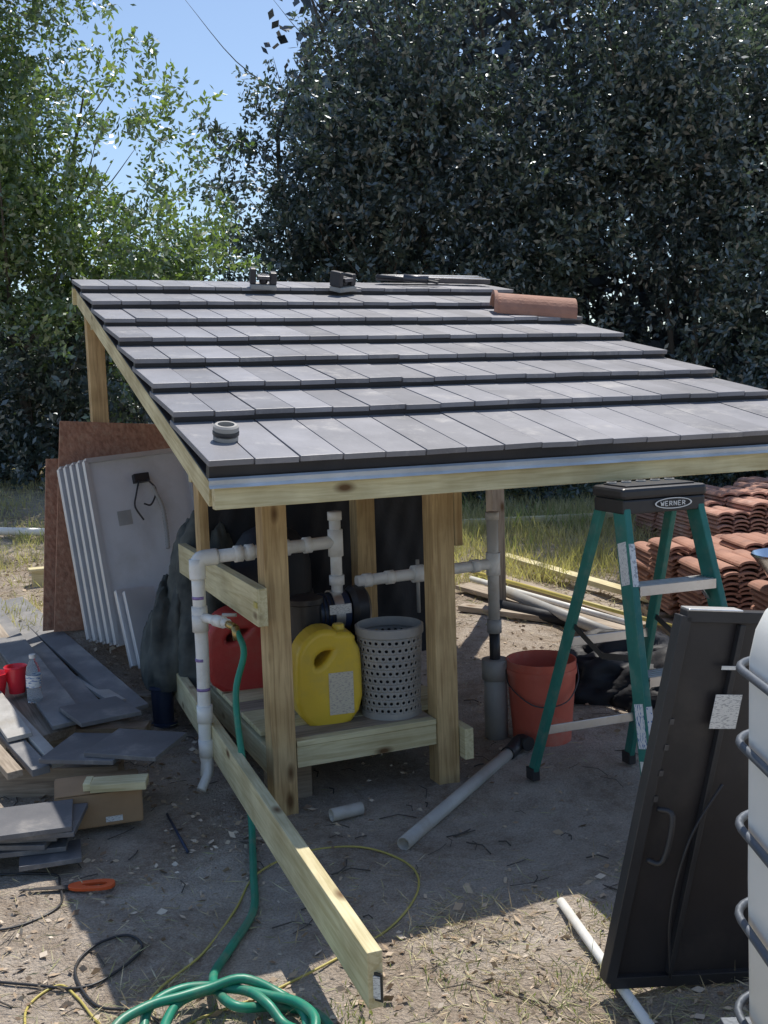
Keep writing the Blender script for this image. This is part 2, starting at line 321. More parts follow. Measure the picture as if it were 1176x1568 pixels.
def ground_litter():
    n=34000
    x=rng.uniform(-3.2,2.2,n);y=1.7+rng.random(n)**1.2*6
    lit=(y<2.95+.45*x);bare=np.exp(-(((x-.35)/.6)**2+((y-3.75)/.5)**2))
    cl=np.clip(.5+.6*np.sin(x*5.1+1)*np.sin(y*4.3+2)+.3*np.sin(x*11+y*9),0,1)
    lf=S((-x+.1)/.8)
    pr=np.where(lit,.35+.5*cl,(.25+.45*lf)*cl+.05)*(1-bare*.95)
    k=rng.random(n)<pr;x=x[k];y=y[k];n=len(x)
    C=np.stack([x,y,hgt(x,y)+rng.uniform(.001,.010,n)],1);D=rng.normal(size=(n,3));D[:,2]*=.2
    sz=rng.uniform(.008,.028,n)+(rng.random(n)<.2)*.016
    leaves("leaf_litter",C,D,sz,sz*rng.uniform(.3,.75,n),rng.random(n),M['litter'])
    n=70000
    x=rng.uniform(-5,6,n);y=1.7+rng.random(n)*9.5;x[:16000]=rng.uniform(-1.6,1.1,16000);y[:16000]=rng.uniform(1.8,3.4,16000)
    front=(y<2.9+.45*x+.15*np.sin(x*7))&(x<1.1);back=(y>6.6)|((x<-1.9)&(y>4.6))|((x>1.0)&(y>5.4))
    cl=np.clip(.65+.6*np.sin(x*4.1+2)*np.sin(y*6.3+1),0,1)
    k=(rng.random(n)<np.where(front,cl,np.where(back,.95,.10)));x=x[k];y=y[k];n=len(x)
    C=np.stack([x,y,hgt(x,y)],1);D=rng.normal(size=(n,3));D[:,2]=np.abs(D[:,2])*.3+.04
    sc=1+S((y-5)/3)*.8
    leaves("dry_straw",C,D,rng.uniform(.03,.09,n)*sc,rng.uniform(.0016,.0036,n)*sc,rng.random(n),M['straw'])
    n=260;x=rng.uniform(-2.2,1.2,n);y=rng.uniform(1.9,5.2,n);V=[];Fc=[]
    for i in range(n):
        a=rng.uniform(0,3.14);L=rng.uniform(.03,.14);z=hz(x[i],y[i])+.004
        v,f=tubedata([(x[i],y[i],z),(x[i]+math.cos(a)*L*.5,y[i]+math.sin(a)*L*.5,z+.006),(x[i]+math.cos(a+.3)*L,y[i]+math.sin(a+.3)*L,z)],rng.uniform(.001,.0028),5,base=len(V));V+=v;Fc+=f
    meshobj("twigs",V,Fc,M['bark'])
    cs=[]
    for _ in range(90):cs.append((rng.uniform(-1.6,.9),rng.uniform(1.9,3.1),.03,50))
    cd=[]
    for _ in range(620):cd.append((rng.uniform(-7,-1.9),rng.uniform(5.5,12),.09,40))
    for _ in range(950):cd.append((rng.uniform(.2,6.5),rng.uniform(7.6,12),.17,45))
    for _ in range(36):cs.append((rng.uniform(.2,6),rng.uniform(8.5,12),.24,50))
    for _ in range(20):cs.append((rng.uniform(-5,-2),rng.uniform(8,11),.15,40))
    for nm,cc,mm in(("grass_tufts",cs,M['grass']),("dry_grass_tufts",cd,M['drygrass'])):
        A=[]
        for cx,cy,hh,nn in cc:
            if cy<4 and cy>2.75+.45*cx:continue
            q=np.empty((nn,7));q[:,0]=cx+rng.normal(0,.05+hh*.3,nn);q[:,1]=cy+rng.normal(0,.05+hh*.3,nn)
            q[:,2:4]=rng.normal(0,.45,(nn,2));q[:,4]=1;q[:,5]=hh*rng.uniform(.4,1.3,nn);q[:,6]=rng.random()*.6+rng.random(nn)*.4;A.append(q)
        A=np.concatenate(A);C=np.stack([A[:,0],A[:,1],hgt(A[:,0],A[:,1])-.005],1)
        leaves(nm,C,A[:,2:5],A[:,5],.003+A[:,5]*.025,A[:,6],mm)
ground_litter()
# ------------------------------------------------------------------ trees
def branch_leaves(cent,rad,nb,per,ll,seglen,bias=.55,cut=None,lat=.07,bs=.26):
    nbl=max(4,nb//16)
    d=rng.normal(size=(nbl,3));d/=np.linalg.norm(d,axis=1,keepdims=True)
    bc=np.array(cent)+d*(rng.random(nbl)**bias)[:,None]*np.array(rad);bv=rng.random(nbl)
    w=rng.integers(0,nbl,nb);off=rng.normal(size=(nb,3))*bs*np.array([1,.8,1.15]);c=bc[w]+off
    dn=off/np.linalg.norm(off,axis=1,keepdims=True)*.5+d[w]*.4;v0=bv[w]
    if cut is not None:
        k=cut(c);c=c[k];dn=dn[k];v0=v0[k];nb=len(c)
    dd=dn+rng.normal(size=(nb,3))*.45;dd[:,2]+=.55;dd/=np.linalg.norm(dd,axis=1,keepdims=True)
    L=seglen*rng.uniform(.5,1.4,nb)
    t=rng.random((nb,per));base=c[:,None,:]+dd[:,None,:]*(t*L[:,None])[:,:,None]
    base[:,:,2]-=.35*(t*L[:,None])**2
    base+=rng.normal(size=base.shape)*lat*(1.15-t)[:,:,None]
    D=dd[:,None,:]*.6+rng.normal(size=base.shape)*.75
    D[:,:,2]-=.15
    v=np.clip(v0[:,None]*.55+rng.random(nb)[:,None]*.25+rng.random((nb,per))*.3,0,1)
    ls=ll*rng.uniform(.6,1.4,(nb,per))
    return base.reshape(-1,3),D.reshape(-1,3),ls.reshape(-1),v.reshape(-1)
def cat(L):return [np.concatenate([a[i] for a in L]) for i in range(4)]
def trunk(pts,r0,r1,branches,seed):
    rs=random.Random(seed);V=[];Fc=[]
    P=crv(pts,5);n=len(P);rr=[r0+(r1-r0)*i/(n-1) for i in range(n)]
    v,f=tubedata(P,rr,8,base=0);V+=v;Fc+=f
    for k in range(branches):
        i=rs.randint(n//4,n-1);p=P[i];a=rs.uniform(0,6.28);L=rs.uniform(.7,1.7)
        q=[p,p+Vector((math.cos(a)*L*.4,math.sin(a)*L*.4,L*.3)),p+Vector((math.cos(a)*L*.8,math.sin(a)*L*.8,L*.8))]
        c=crv(q,4);m=len(c);v,f=tubedata(c,[rr[i]*.5*(1-.8*j/(m-1)) for j in range(m)],6,base=len(V));V+=v;Fc+=f
    return V,Fc
def tree(name,seedx,crowns,trs,lm,ll,wr=.42,cut=None,bs=.26):
    e=empty(name,(0,0,0))
    V=[];Fc=[]
    for i,(pts,r0,r1,nb) in enumerate(trs):
        v,f=trunk(pts,r0,r1,nb,i+int(abs(seedx)*10));b0=len(V);V+=v;Fc+=[tuple(k+b0 for k in ff) for ff in f]
    meshobj("trunk_and_limbs",V,Fc,M['bark'],e,True)
    L=[branch_leaves(c,r,nb,per,ll,sl,bi,cut,lt,bs) for (c,r,nb,per,sl,bi,lt) in crowns]
    C,D,ls,v=cat(L)
    leaves("foliage",C,D,ls,ls*wr,v,lm,e);return e
tree("oak_tree",-3.4,[
  ((-4.1,10.2,5.2),(1.4,1.0,1.5),600,46,.5,.7,.07),
  ((-3.4,10.0,3.9),(1.1,.9,.8),300,44,.45,.7,.07),
  ((-3.2,10.0,3.0),(1.1,.9,.5),320,44,.45,.7,.07),
  ((-3.4,10.4,6.3),(.7,.9,.7),130,44,.5,.6,.07),
  ((-2.35,10.1,2.6),(.65,.7,.5),230,44,.4,.6,.07),
  ((-2.2,10.1,3.8),(.35,.5,.8),44,36,.4,.6,.06),
 ],[([(-3.5,10.5,.6),(-3.5,10.4,2),(-3.8,10.4,3.6),(-3.6,10.3,5.6),(-3.5,10.2,6.6)],.07,.015,16),([(-3.4,10.6,.6),(-3.0,10.5,2.2),(-2.9,10.4,3.6),(-2.7,10.3,4.4)],.045,.01,12)],M['leafA'],.068)
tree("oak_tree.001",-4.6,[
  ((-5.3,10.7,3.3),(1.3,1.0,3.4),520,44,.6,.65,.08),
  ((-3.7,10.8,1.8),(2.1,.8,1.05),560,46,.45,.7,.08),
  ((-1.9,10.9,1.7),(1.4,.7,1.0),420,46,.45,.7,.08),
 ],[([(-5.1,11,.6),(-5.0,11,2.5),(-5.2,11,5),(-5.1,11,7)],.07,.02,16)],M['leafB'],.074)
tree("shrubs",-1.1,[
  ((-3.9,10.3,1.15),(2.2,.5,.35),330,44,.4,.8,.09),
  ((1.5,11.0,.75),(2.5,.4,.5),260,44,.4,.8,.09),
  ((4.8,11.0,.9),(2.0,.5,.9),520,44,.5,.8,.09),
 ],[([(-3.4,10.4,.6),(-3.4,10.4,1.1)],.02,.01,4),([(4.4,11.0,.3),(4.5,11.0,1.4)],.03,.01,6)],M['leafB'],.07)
cr=[];tr=[]
spec=[(-.55,12.0,1.2,3.4,3.3),(.5,11.5,1.1,4.2,3.6),(1.75,11.8,1.3,3.7,3.6),(3.1,11.4,1.3,3.9,3.6),(4.6,11.8,1.4,3.7,3.6),(6.2,12,1.6,3.7,3.6)]
for i,(x,y,rx,zc,rz) in enumerate(spec):
    cr.append(((x,y,zc),(rx,.9,rz),int(560*rx),52,.6,.75,.08))
    for j in range(2):
        bx=x+rng.uniform(-.5,.5);by=y+rng.uniform(.1,.5)
        tr.append(([(bx,by,.2),(bx+rng.uniform(-.2,.2),by,2.2),(bx+rng.uniform(-.5,.5),by,4.5),(bx+rng.uniform(-.8,.8),by,6.4)],.045,.012,9))
def cutR(c):
    ang=c[:,0]/c[:,1];el=(c[:,2]-1.55)/c[:,1]
    lim=-.136-.02*np.sin(el*14+.6)-.015*np.sin(el*37)
    lim=np.where(el>.235,-.136+(el-.235)*1.15,lim)
    lim=np.where(el<.13,-.125,lim)
    return (ang>lim)&(c[:,2]>.2)
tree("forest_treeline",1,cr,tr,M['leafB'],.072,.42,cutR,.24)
nb=4300
x=rng.uniform(-11,12,nb);y=rng.uniform(13.5,17,nb)
low=(x/y<-.05);lim=np.where(low,np.where(x/y<-.40,6.0,1.9+.4*np.sin(x*3)),8.5)
z=.3+rng.random(nb)*lim
z[3900:]=rng.uniform(.2,2.2,400);x[3900:]=rng.uniform(2,8,400)
c=np.stack([x,y,z],1);per=24
base=c[:,None,:]+rng.normal(size=(nb,per,3))*.33
D=rng.normal(size=(nb*per,3));ls=rng.uniform(.12,.26,nb*per)
e=empty("distant_trees")
leaves("foliage",base.reshape(-1,3),D,ls,ls*.6,np.repeat(rng.random(nb),per),M['leafC'],e)
V=[];Fc=[]
for i in range(26):
    bx=-10+i*.85+rng.uniform(-.2,.2);by=rng.uniform(13.8,17);hh=1.6 if bx/by<-.03 else 7
    v,f=trunk([(bx,by,.2),(bx+.1,by,hh*.5),(bx-.1,by,hh)],.09,.03,5 if hh>2 else 0,i);b0=len(V);V+=v;Fc+=[tuple(k+b0 for k in ff) for ff in f]
meshobj("trunks",V,Fc,M['bark'],e,True)
# ------------------------------------------------------------------ shed
TH=.3933;SL=.288
shed=empty("timber_pump_shed",(-.5395,3.2651,0),TH)
def LW(p,q,z=0):return (-.5395+p*math.cos(TH)-q*math.sin(TH),3.2651+p*math.sin(TH)+q*math.cos(TH),z)
roof=empty("roof",(0,0,1.3439),0,SL,shed)
W=2.685;LEN=3.309;cols=18
st=[0,.157,.272,.388,.505,.628,.752,.878,1.0]
V=[];Fc=[]
for r_ in range(8):
    tw=W/cols;ya=st[r_]*LEN;yb=st[r_+1]*LEN
    for c_ in range(cols):
        x0=c_*tw+.0022+rng.uniform(-.001,.001);x1=(c_+1)*tw-.0022
        y0=ya+rng.uniform(-.004,.004);y1=min(yb+.06,LEN+.0)
        zf=.018+rng.uniform(-.002,.002);zb=zf-.040*(y1-y0)/(yb-ya);t=.020
        tl=rng.uniform(-.002,.002);b0=len(V)
        V+=[(x0,y0,zf-t),(x1,y0,zf-t+tl),(x1,y1,zb-t),(x0,y1,zb-t),(x0,y0,zf),(x1,y0,zf+tl),(x1,y1,zb),(x0,y1,zb)]
        Fc+=[tuple(k+b0 for k in f) for f in BF]
meshobj("roof_tiles",V,Fc,M['slate'],roof,False,.0015)
box("roof_sheathing",(.012,.004,-.064),(W-.012,LEN-.006,-.054),M['osb'],roof)
box("underlayment",(.004,.0,-.0535),(W-.004,LEN,-.047),M['black'],roof)
for i in range(8):
    box("tile_batten_%d"%i,(.006,st[i]*LEN+.01,-.0465),(W-.006,st[i]*LEN+.05,-.0035),M['black'],roof,0)
rx=[.02,.62,1.22,1.82,2.42,W-.058]
for i,x in enumerate(rx):
    box("rafter_%d"%i,(x,.062,-.160),(x+.038,LEN-.05,-.0655),PT[1],roof)
box("rear_fascia",(.0,LEN-.046,-.16),(W,LEN-.008,-.0655),PT[0],roof)
box("front_fascia",(.020,.018,1.205),(W-.02,.056,1.294),PT[0],shed)
V=[];Fc=[];nn_=60
for i in range(nn_+1):
    p_=W*i/nn_;w=.0012*math.sin(i*1.3)+.0008*math.sin(i*3.1)
    for (q_,z_) in((.012,1.306),(-.002+w,1.299),(.006+w,1.283),(-.006+w,1.274)):V.append((p_,q_,z_))
for i in range(nn_):
    for k in range(3):a=i*4+k;Fc.append((a,a+4,a+5,a+1))
meshobj("drip_edge",V,Fc,M['drip'],shed)
def rz_(q):return 1.3439-.158+q*.296
def post(name,p,q,z0,zt,s=.092,m_=None):
    return box(name,(p,q,z0),(p+s,q+s,zt),(m_ or WP[2]),shed,.003)
post("front_post_1",.385-.094,.444,-.05,rz_(.45)+.0)
post("front_post_2",.969,.444,-.05,rz_(.45)+.0)
post("rear_post_1",.04,2.95,-.05,rz_(2.95),m_=WP[2])
post("rear_post_2",2.59,2.95,-.05,rz_(2.95),m_=OLD[2])
post("middle_post",.985,1.30,-.02,rz_(1.30),m_=WP[2])
box("stub_post_1",(.235,1.22,.80),(.275,1.31,rz_(1.22)),WP[2],shed)
box("stub_post_2",(1.40,1.12,.84),(1.44,1.21,rz_(1.12)),WP[2],shed)
box("front_header",(.06,.538,rz_(.54)-.09),(W-.06,.576,rz_(.54)-.002),PT[0],shed)
box("rear_header",(.06,2.91,rz_(2.91)-.09),(W-.06,2.948,rz_(2.91)-.002),PT[0],shed)
beam("side_rail",(.266,.40,.80),(.27,1.78,.80),.038,.14,PT[1],shed,(1,0,0))
box("rail_tag",(.240,.398,.80),(.2465,.43,.82),M['cordy'],shed,0)
box("deck_rim_front",(.388,.452,.165),(.966,.490,.245),PT[0],shed)
box("deck_rim_end",(1.065,.40,.10),(1.103,1.9,.225),PT[1],shed)
box("deck_rim_left",(.30,.54,.12),(.338,1.9,.225),PT[1],shed)
for i in range(10):
    q0=.495+i*.143
    box("deck_board_%d"%i,((.30 if i>0 else .388),q0,.247),((1.13 if i>0 else .966),q0+.137,.268),(PT if i%3 else OLD)[0],shed,.003)
box("deck_board_lip",(.388,.448,.2465),(.966,.493,.268),PT[0],shed,.003)
box("footing_block",(.35,.6,-.02),(.49,.8,.118),OLD[0],shed)
box("footing_block_2",(.95,1.5,-.02),(1.09,1.8,.118),OLD[0],shed)
lb=empty("long_timber_board")
beam("board",(-.055,2.33,.19),(-1.10,5.21,.19),.038,.14,PT[1],lb,(1,0,0))
beam("end_label",(-.052,2.325,.175),(-.05,2.3285,.175),.028,.07,M['black'],lb,(1,0,0),0)
beam("end_label_print",(-.053,2.3225,.175),(-.052,2.3248,.175),.018,.055,M['label'],lb,(1,0,0),0)
def cloth(name,o,u,v,nu,nv,amp,mt,parent=None):
    o=Vector(o);u=Vector(u);v=Vector(v);nn=u.cross(v).normalized();V=[];Fc=[]
    for j in range(nv+1):
        for i in range(nu+1):
            s=i/nu;t=j/nv;w=amp*(math.sin(s*23+t*4)+.6*math.sin(s*41+t*13+1)+.7*math.sin(t*9+s*6)+.4*math.sin(s*70-t*25))
            V.append(o+u*s+v*t+nn*w)
    for j in range(nv):
        for i in range(nu):
            a=j*(nu+1)+i;Fc.append((a,a+1,a+nu+2,a+nu+1))
    return meshobj(name,V,Fc,mt,parent,True)
e=empty("dark_backing_sheet")  # stands for black panels; added to give black behind the posts
cloth("sheet",LW(.34,1.72,.20),Vector(LW(1.52,1.72))-Vector(LW(.34,1.72)),(0,0,1.40),90,40,.008,M['tarp'],e)
e=empty("sand_filter_tank",LW(.60,1.42,.268))
lathe("tank_body",[(.13,0),(.17,.03),(.185,.10),(.185,.52),(.17,.60),(.12,.67),(.06,.70),(.06,.76),(.0,.77)],M['tarp'],e)
lathe("clamp_band",[(.188,.36),(.192,.365),(.192,.39),(.188,.395)],M['black'],e,solid=2)
pc=Vector(LW(.70,.86,0))
e=empty("pool_pump",(pc.x,pc.y,0),TH)
box("pump_stand",(-.17,-.10,.268),(.17,.10,.54),M['black'],e,.01)
box("pump_foot",(-.14,-.07,.541),(.16,.07,.565),M['black'],e,.005)
lathe("motor",[(.0,-.17),(.06,-.17),(.075,-.155),(.078,-.02),(.085,-.01),(.085,.02),(.0,.02)],M['navy'],e,(.03,0,.655),rot=(0,math.pi/2,0))
for i in range(7):
    lathe("motor_fin_%d"%i,[(.078,0),(.084,0),(.084,.004),(.078,.004)],M['black'],e,(-.12+i*.018,0,.655),rot=(0,math.pi/2,0),solid=2)
lathe("volute",[(0,-.03),(.08,-.03),(.098,-.01),(.098,.035),(.08,.05),(0,.05)],M['black'],e,(.09,0,.66),rot=(0,math.pi/2,0))
lathe("strainer",[(.0,0),(.065,0),(.07,.14),(.078,.145),(.078,.165),(.05,.175),(0,.178)],M['black'],e,(-.14,-.04,.57))
box("nameplate",(-.05,-.094,.662),(.045,-.088,.702),M['label'],e)
lathe("chrome_band",[(.087,0),(.0915,0),(.0915,.04),(.087,.04)],M['alu'],e,(-.02,0,.655),rot=(0,math.pi/2,0),solid=2)
pl=empty("pvc_plumbing");R_=.0265
A=Vector(LW(.135,.85,.93));T=Vector(LW(.715,.85,.95));q8=.85
def cyl(name,a,b,r,mt,par=pl,seg=20):return tube(name,[a,Vector(a).lerp(Vector(b),.5),b],r,mt,par,seg)
def V3(x,y,z):return Vector((x,y,z))
gz=hz(A.x,A.y)
tube("riser_left",crv([A-V3(0,0,.06),A-V3(-.002,0,.4),A-V3(.004,.0,.75),V3(A.x,A.y,.10)],6)+[V3(A.x-.004,A.y-.01,gz+.06)],R_,M['pvc'],pl,20)
tube("drain_tail",crv([V3(A.x,A.y,.14),V3(A.x+.003,A.y-.02,.07),V3(A.x-.02,A.y-.06,gz+.02)],6),.019,M['pvc'],pl,14)
for i,z in enumerate([.86,.64,.27,.13]):cyl("coupling_%d"%i,A*1-V3(0,0,A.z-z),A*1-V3(0,0,A.z-z-.07),R_+.0055,M['pvc'])
for i,z in enumerate([.77,.52,.40]):cyl("primer_stain_%d"%i,A*1-V3(0,0,A.z-z),A*1-V3(0,0,A.z-z-.012),R_+.0006,mat("purple_primer_%d"%i,(.35,.25,.55),.4,var=.5,scale=60))
tube("elbow",crv([A-V3(0,0,.08),A-V3(0,0,.03),A+V3(.010,.004,-.006),A+(T-A)*.05,A+(T-A)*.14],6),R_+.006,M['pvc'],pl,20)
cyl("pipe_top",A+(T-A)*.08,T,R_,M['pvc'])
for k in(.26,.34,.60,.76):cyl("union_%d"%int(k*100),A+(T-A)*k,A+(T-A)*(k+.055),R_+.007,M['pvc'])
cyl("tee_body",T-V3(0,0,.06),T+V3(0,0,.05),R_+.005,M['pvc'])
cyl("tee_riser",T-V3(0,0,.24),T+V3(0,0,.12),R_*.9,M['pvc'])
cyl("tee_cap",T+V3(0,0,.09),T+V3(0,0,.125),R_+.003,M['pvc'])
cyl("lower_coupling",T-V3(0,0,.18),T-V3(0,0,.14),R_+.005,M['pvc'])
B0=Vector(LW(.85,q8,.775));B1=Vector(LW(1.45,q8,.79))
cyl("pipe_outlet",B0-(B1-B0)*.08,B1,R_*.92,M['pvc'])
for k in(-.03,.14,.44,.82):cyl("fit_%d"%int(k*100+5),B0+(B1-B0)*k,B0+(B1-B0)*(k+.06),R_+.003,M['pvc'])
vp=B0+(B1-B0)*.39
cyl("valve_body",vp-(B1-B0).normalized()*.025,vp+(B1-B0).normalized()*.025,R_+.011,M['pvc'])
cyl("valve_stem",vp+V3(0,0,.06),vp-V3(0,0,.17),.008,M['greypvc'])
cyl("right_riser",B1+V3(0,0,.20),B1-V3(0,0,.28),R_*.95,M['pvcd'])
cyl("right_tee",B1+V3(0,0,.05),B1-V3(0,0,.05),R_+.005,M['pvc'])
cyl("right_cap",B1+V3(0,0,.23),B1+V3(0,0,.195),R_+.004,M['pvcd'])
cyl("right_coupling",B1-V3(0,0,.25),B1-V3(0,0,.31),R_+.006,M['greypvc'])
cyl("right_lower",B1-V3(0,0,.31),V3(B1.x,B1.y,.30),R_*.9,M['black'])
sp0=V3(A.x,A.y,.70);sp1=sp0+V3(.13,-.13,-.005)
cyl("spigot_arm",sp0,sp1,.018,M['pvc']);cyl("spigot_tee",sp0+V3(0,0,.04),sp0-V3(0,0,.04),R_+.005,M['pvc'])
cyl("spigot_socket",sp0+(sp1-sp0)*.55,sp0+(sp1-sp0)*.85,.023,M['pvc'])
cyl("hose_bib",sp1-(sp1-sp0)*.08,sp1+V3(.03,-.03,-.01),.015,M['brass'])
cyl("hose_bib_handle",sp1+V3(-.02,.0,.035),sp1+V3(.035,-.01,.035),.007,M['greypvc'])
e=empty("cleanout_standpipe")
cyl("pipe",(B1.x,B1.y,-.02),(B1.x,B1.y,.34),.052,M['greypvc'],e,28);cyl("collar",(B1.x,B1.y,.27),(B1.x,B1.y,.36),.06,M['greypvc'],e,28)
def hh(x,y,o=.014):return (x,y,hz(x,y)+o)
h0=sp1+V3(.035,-.035,-.02)
pts=[h0,h0+V3(.03,-.035,-.08),(-.575,3.84,.45),(-.545,3.74,.22),(-.515,3.66,.06),hh(-.50,3.56),hh(-.465,3.3),hh(-.44,3.08),hh(-.48,2.86),hh(-.50,2.68,.03),hh(-.42,2.52,.06)]
cx,cy=-.43,2.40
for i in range(54):
    a=math.radians(60)-i*.42;rr=.215+.035*math.sin(i*1.1)+.012*math.sin(i*.37)
    pts.append(hh(cx+rr*math.cos(a)+.03*math.sin(i*.21),cy+rr*math.sin(a)*.95+.02*math.sin(i*.33),.014+.0035*(i%30)*.35+(.024 if i%16>8 else 0)))
e=empty("garden_hose");tube("hose",crv(pts,6),.0125,M['hose'],e,12)
tube("hose_coupler",[h0+V3(-.005,.005,.015),h0+V3(.004,-.006,-.035)],.016,M['brass'],e,12)
e=empty("yellow_extension_cord")
yp=[(-.62,2.30),(-.66,2.62),(-.56,2.86),(-.50,3.10),(-.46,3.34),(-.32,3.50),(-.12,3.52),(.04,3.38),(.07,3.2),(-.02,2.98),(-.18,2.80),(-.36,2.64),(-.50,2.56),(-.62,2.46),(-.75,2.52),(-.86,2.66),(-.93,2.72),(-.98,2.62),(-.93,2.45),(-.88,2.2)]
tube("cord",crv([hh(x,y,.005) for x,y in yp],8),.0036,M['cordy'],e,8)
e=empty("black_cable")
bpz=[(-1.35,3.4),(-1.15,3.38),(-1.10,3.3),(-1.06,3.16),(-1.15,3.05),(-1.3,3.0)]
tube("cable",crv([hh(x,y,.006) for x,y in bpz],8),.004,M['black'],e,8)
b2=[(-1.2,2.75),(-1.02,2.72),(-.86,2.70),(-.78,2.78),(-.74,2.9),(-.80,2.96),(-.88,2.9),(-.90,2.78),(-.80,2.62),(-.68,2.58),(-.6,2.5),(-.62,2.36)]
tube("cable_2",crv([hh(x,y,.007) for x,y in b2],8),.004,M['black'],e,8)
# ------------------------------------------------------------------ things on / under shed
def jug(name,loc,rz,mt,w,h,d,label=True):
    e=empty(name,loc,rz)
    o=[(-.5,0),(.5,0),(.5,.74),(.44,.82),(.40,.86),(.40,.93),(.12,.93),(.08,.97),(-.16,.98),(-.40,.86),(-.5,.70)]
    o=rnd([(x*w,y*h) for x,y in o],2)
    hl=rnd([(-.34*w,.60*h),(-.20*w,.56*h),(-.02*w,.62*h),(.20*w,.80*h),(.12*w,.86*h),(-.14*w,.86*h),(-.34*w,.76*h)],2)
    mw=Matrix.Rotation(math.pi/2,4,'X')
    b=curve2d("body",o,[hl],d/2-.022,.022,mt,e,mw)
    for p in b.data.polygons:p.use_smooth=False
    lathe("cap",[(.024,0),(.024,.025),(.02,.03),(0,.03)],mt,e,(w*.27,0,h*.965))
    if label:box("label",(-.02*w,-d/2-.0025,.10*h),(.42*w,-d/2-.0005,.56*h),M['labely'],e,0)
    lathe("spout_neck",[(.02,0),(.02,.03)],mt,e,(w*.27,0,h*.93),solid=2)
    return e
jug("yellow_chemical_jug",(-.255,4.10,.268),.30,M['yellow'],.225,.365,.15)
jug("red_fuel_can",(-.66,4.66,.268),.3,M['red'],.30,.34,.2,False)
def basket(loc):
    e=empty("perforated_basket",loc);V=[];Fc=[];nc=30;nr=10;h=.365
    def pt(u,v):
        a=2*math.pi*u/nc;r=.118+.014*v/nr;return (r*math.cos(a),r*math.sin(a),.02+(h-.06)*v/nr)
    for j in range(nr):
        for i in range(nc):
            b0=len(V);uo=i+(.5 if j%2 else 0)
            ring=[(-.5,-.5),(0,-.5),(.5,-.5),(.5,0),(.5,.5),(0,.5),(-.5,.5),(-.5,0)]
            for a,b_ in ring:V.append(pt(uo+a,j+.5+b_))
            for a,b_ in ring:
                l=math.hypot(a,b_);V.append(pt(uo+a/l*.27,j+.5+b_/l*.22))
            for k in range(8):
                k2=(k+1)%8;Fc.append((b0+k,b0+k2,b0+8+k2,b0+8+k))
    o=meshobj("wall",V,Fc,M['grey'],e,True);m_=o.modifiers.new("s","SOLIDIFY");m_.thickness=.003
    lathe("rim",[(.126,.325),(.133,.325),(.138,.33),(.138,.362),(.131,.366),(.127,.36),(.127,.33)],M['grey'],e,solid=2)
    lathe("inner_shade",[(.10,.02),(.112,.30)],M['tarp'],e,solid=2)  # dark sleeve added to colour in the shade inside the basket
    lathe("base",[(.0,.0),(.122,.0),(.122,.024),(.116,.024),(.0,.02)],M['grey'],e)
basket((.005,4.17,.268))
bx,by=.675,4.58;e=empty("orange_bucket",(bx,by,hz(bx,by)))
lathe("shell",[(.128,0),(.152,.31),(.157,.31),(.157,.335),(.153,.335),(.155,.37),(.149,.37),(.146,.33),(.124,.008),(.0,.008)],M['orange'],e)
tube("handle",crv([(-.158,0,.34),(-.15,-.08,.27),(-.05,-.162,.20),(.08,-.155,.21),(.15,-.07,.28),(.158,0,.34)],6),.003,M['steel'],e,8)
def gpipe(name,a,b,r,mt,o=0,elbow=None):
    e=empty(name);A_=V3(*a,hz(*a)+r+o);B_=V3(*b,hz(*b)+r+o)
    V,Fc=tubedata([A_,A_.lerp(B_,.5),B_],r,20);Fc=Fc[:-2]
    ob=meshobj("pipe",V,Fc,mt,e,True);md=ob.modifiers.new("s","SOLIDIFY");md.thickness=.004
    if elbow:
        tube("elbow",crv([B_,B_+(B_-A_).normalized()*.05,B_+(B_-A_).normalized()*.08+V3(.03,.03,.02),B_+V3(.10,.06,.02)],5),r+.006,M['black'],e,16)
    return e
gpipe("grey_pipe",(.03,3.50),(.49,4.33),.025,M['pvcd'],-.004,True)
gpipe("white_pipe",(.50,3.06),(.62,2.40),.014,M['pvc'])
gpipe("white_pipe.001",(-3.9,8.3),(-2.35,8.0),.03,M['pvc'],.04)
gpipe("white_pipe_offcut",(-.23,3.74),(-.12,3.80),.024,M['pvcd'])
gpipe("blue_rod",(-.86,3.86),(-.72,3.52),.005,M['navy'],.0)
e=empty("timber_block",(-2.25,6.85,hz(-2.25,6.85)+.045),.4)
box("block",(-.07,-.05,-.05),(.07,.05,.05),PT[0],e,.004);box("block_slat",(-.09,-.055,.051),(.05,.04,.068),PT[0],e,.003)
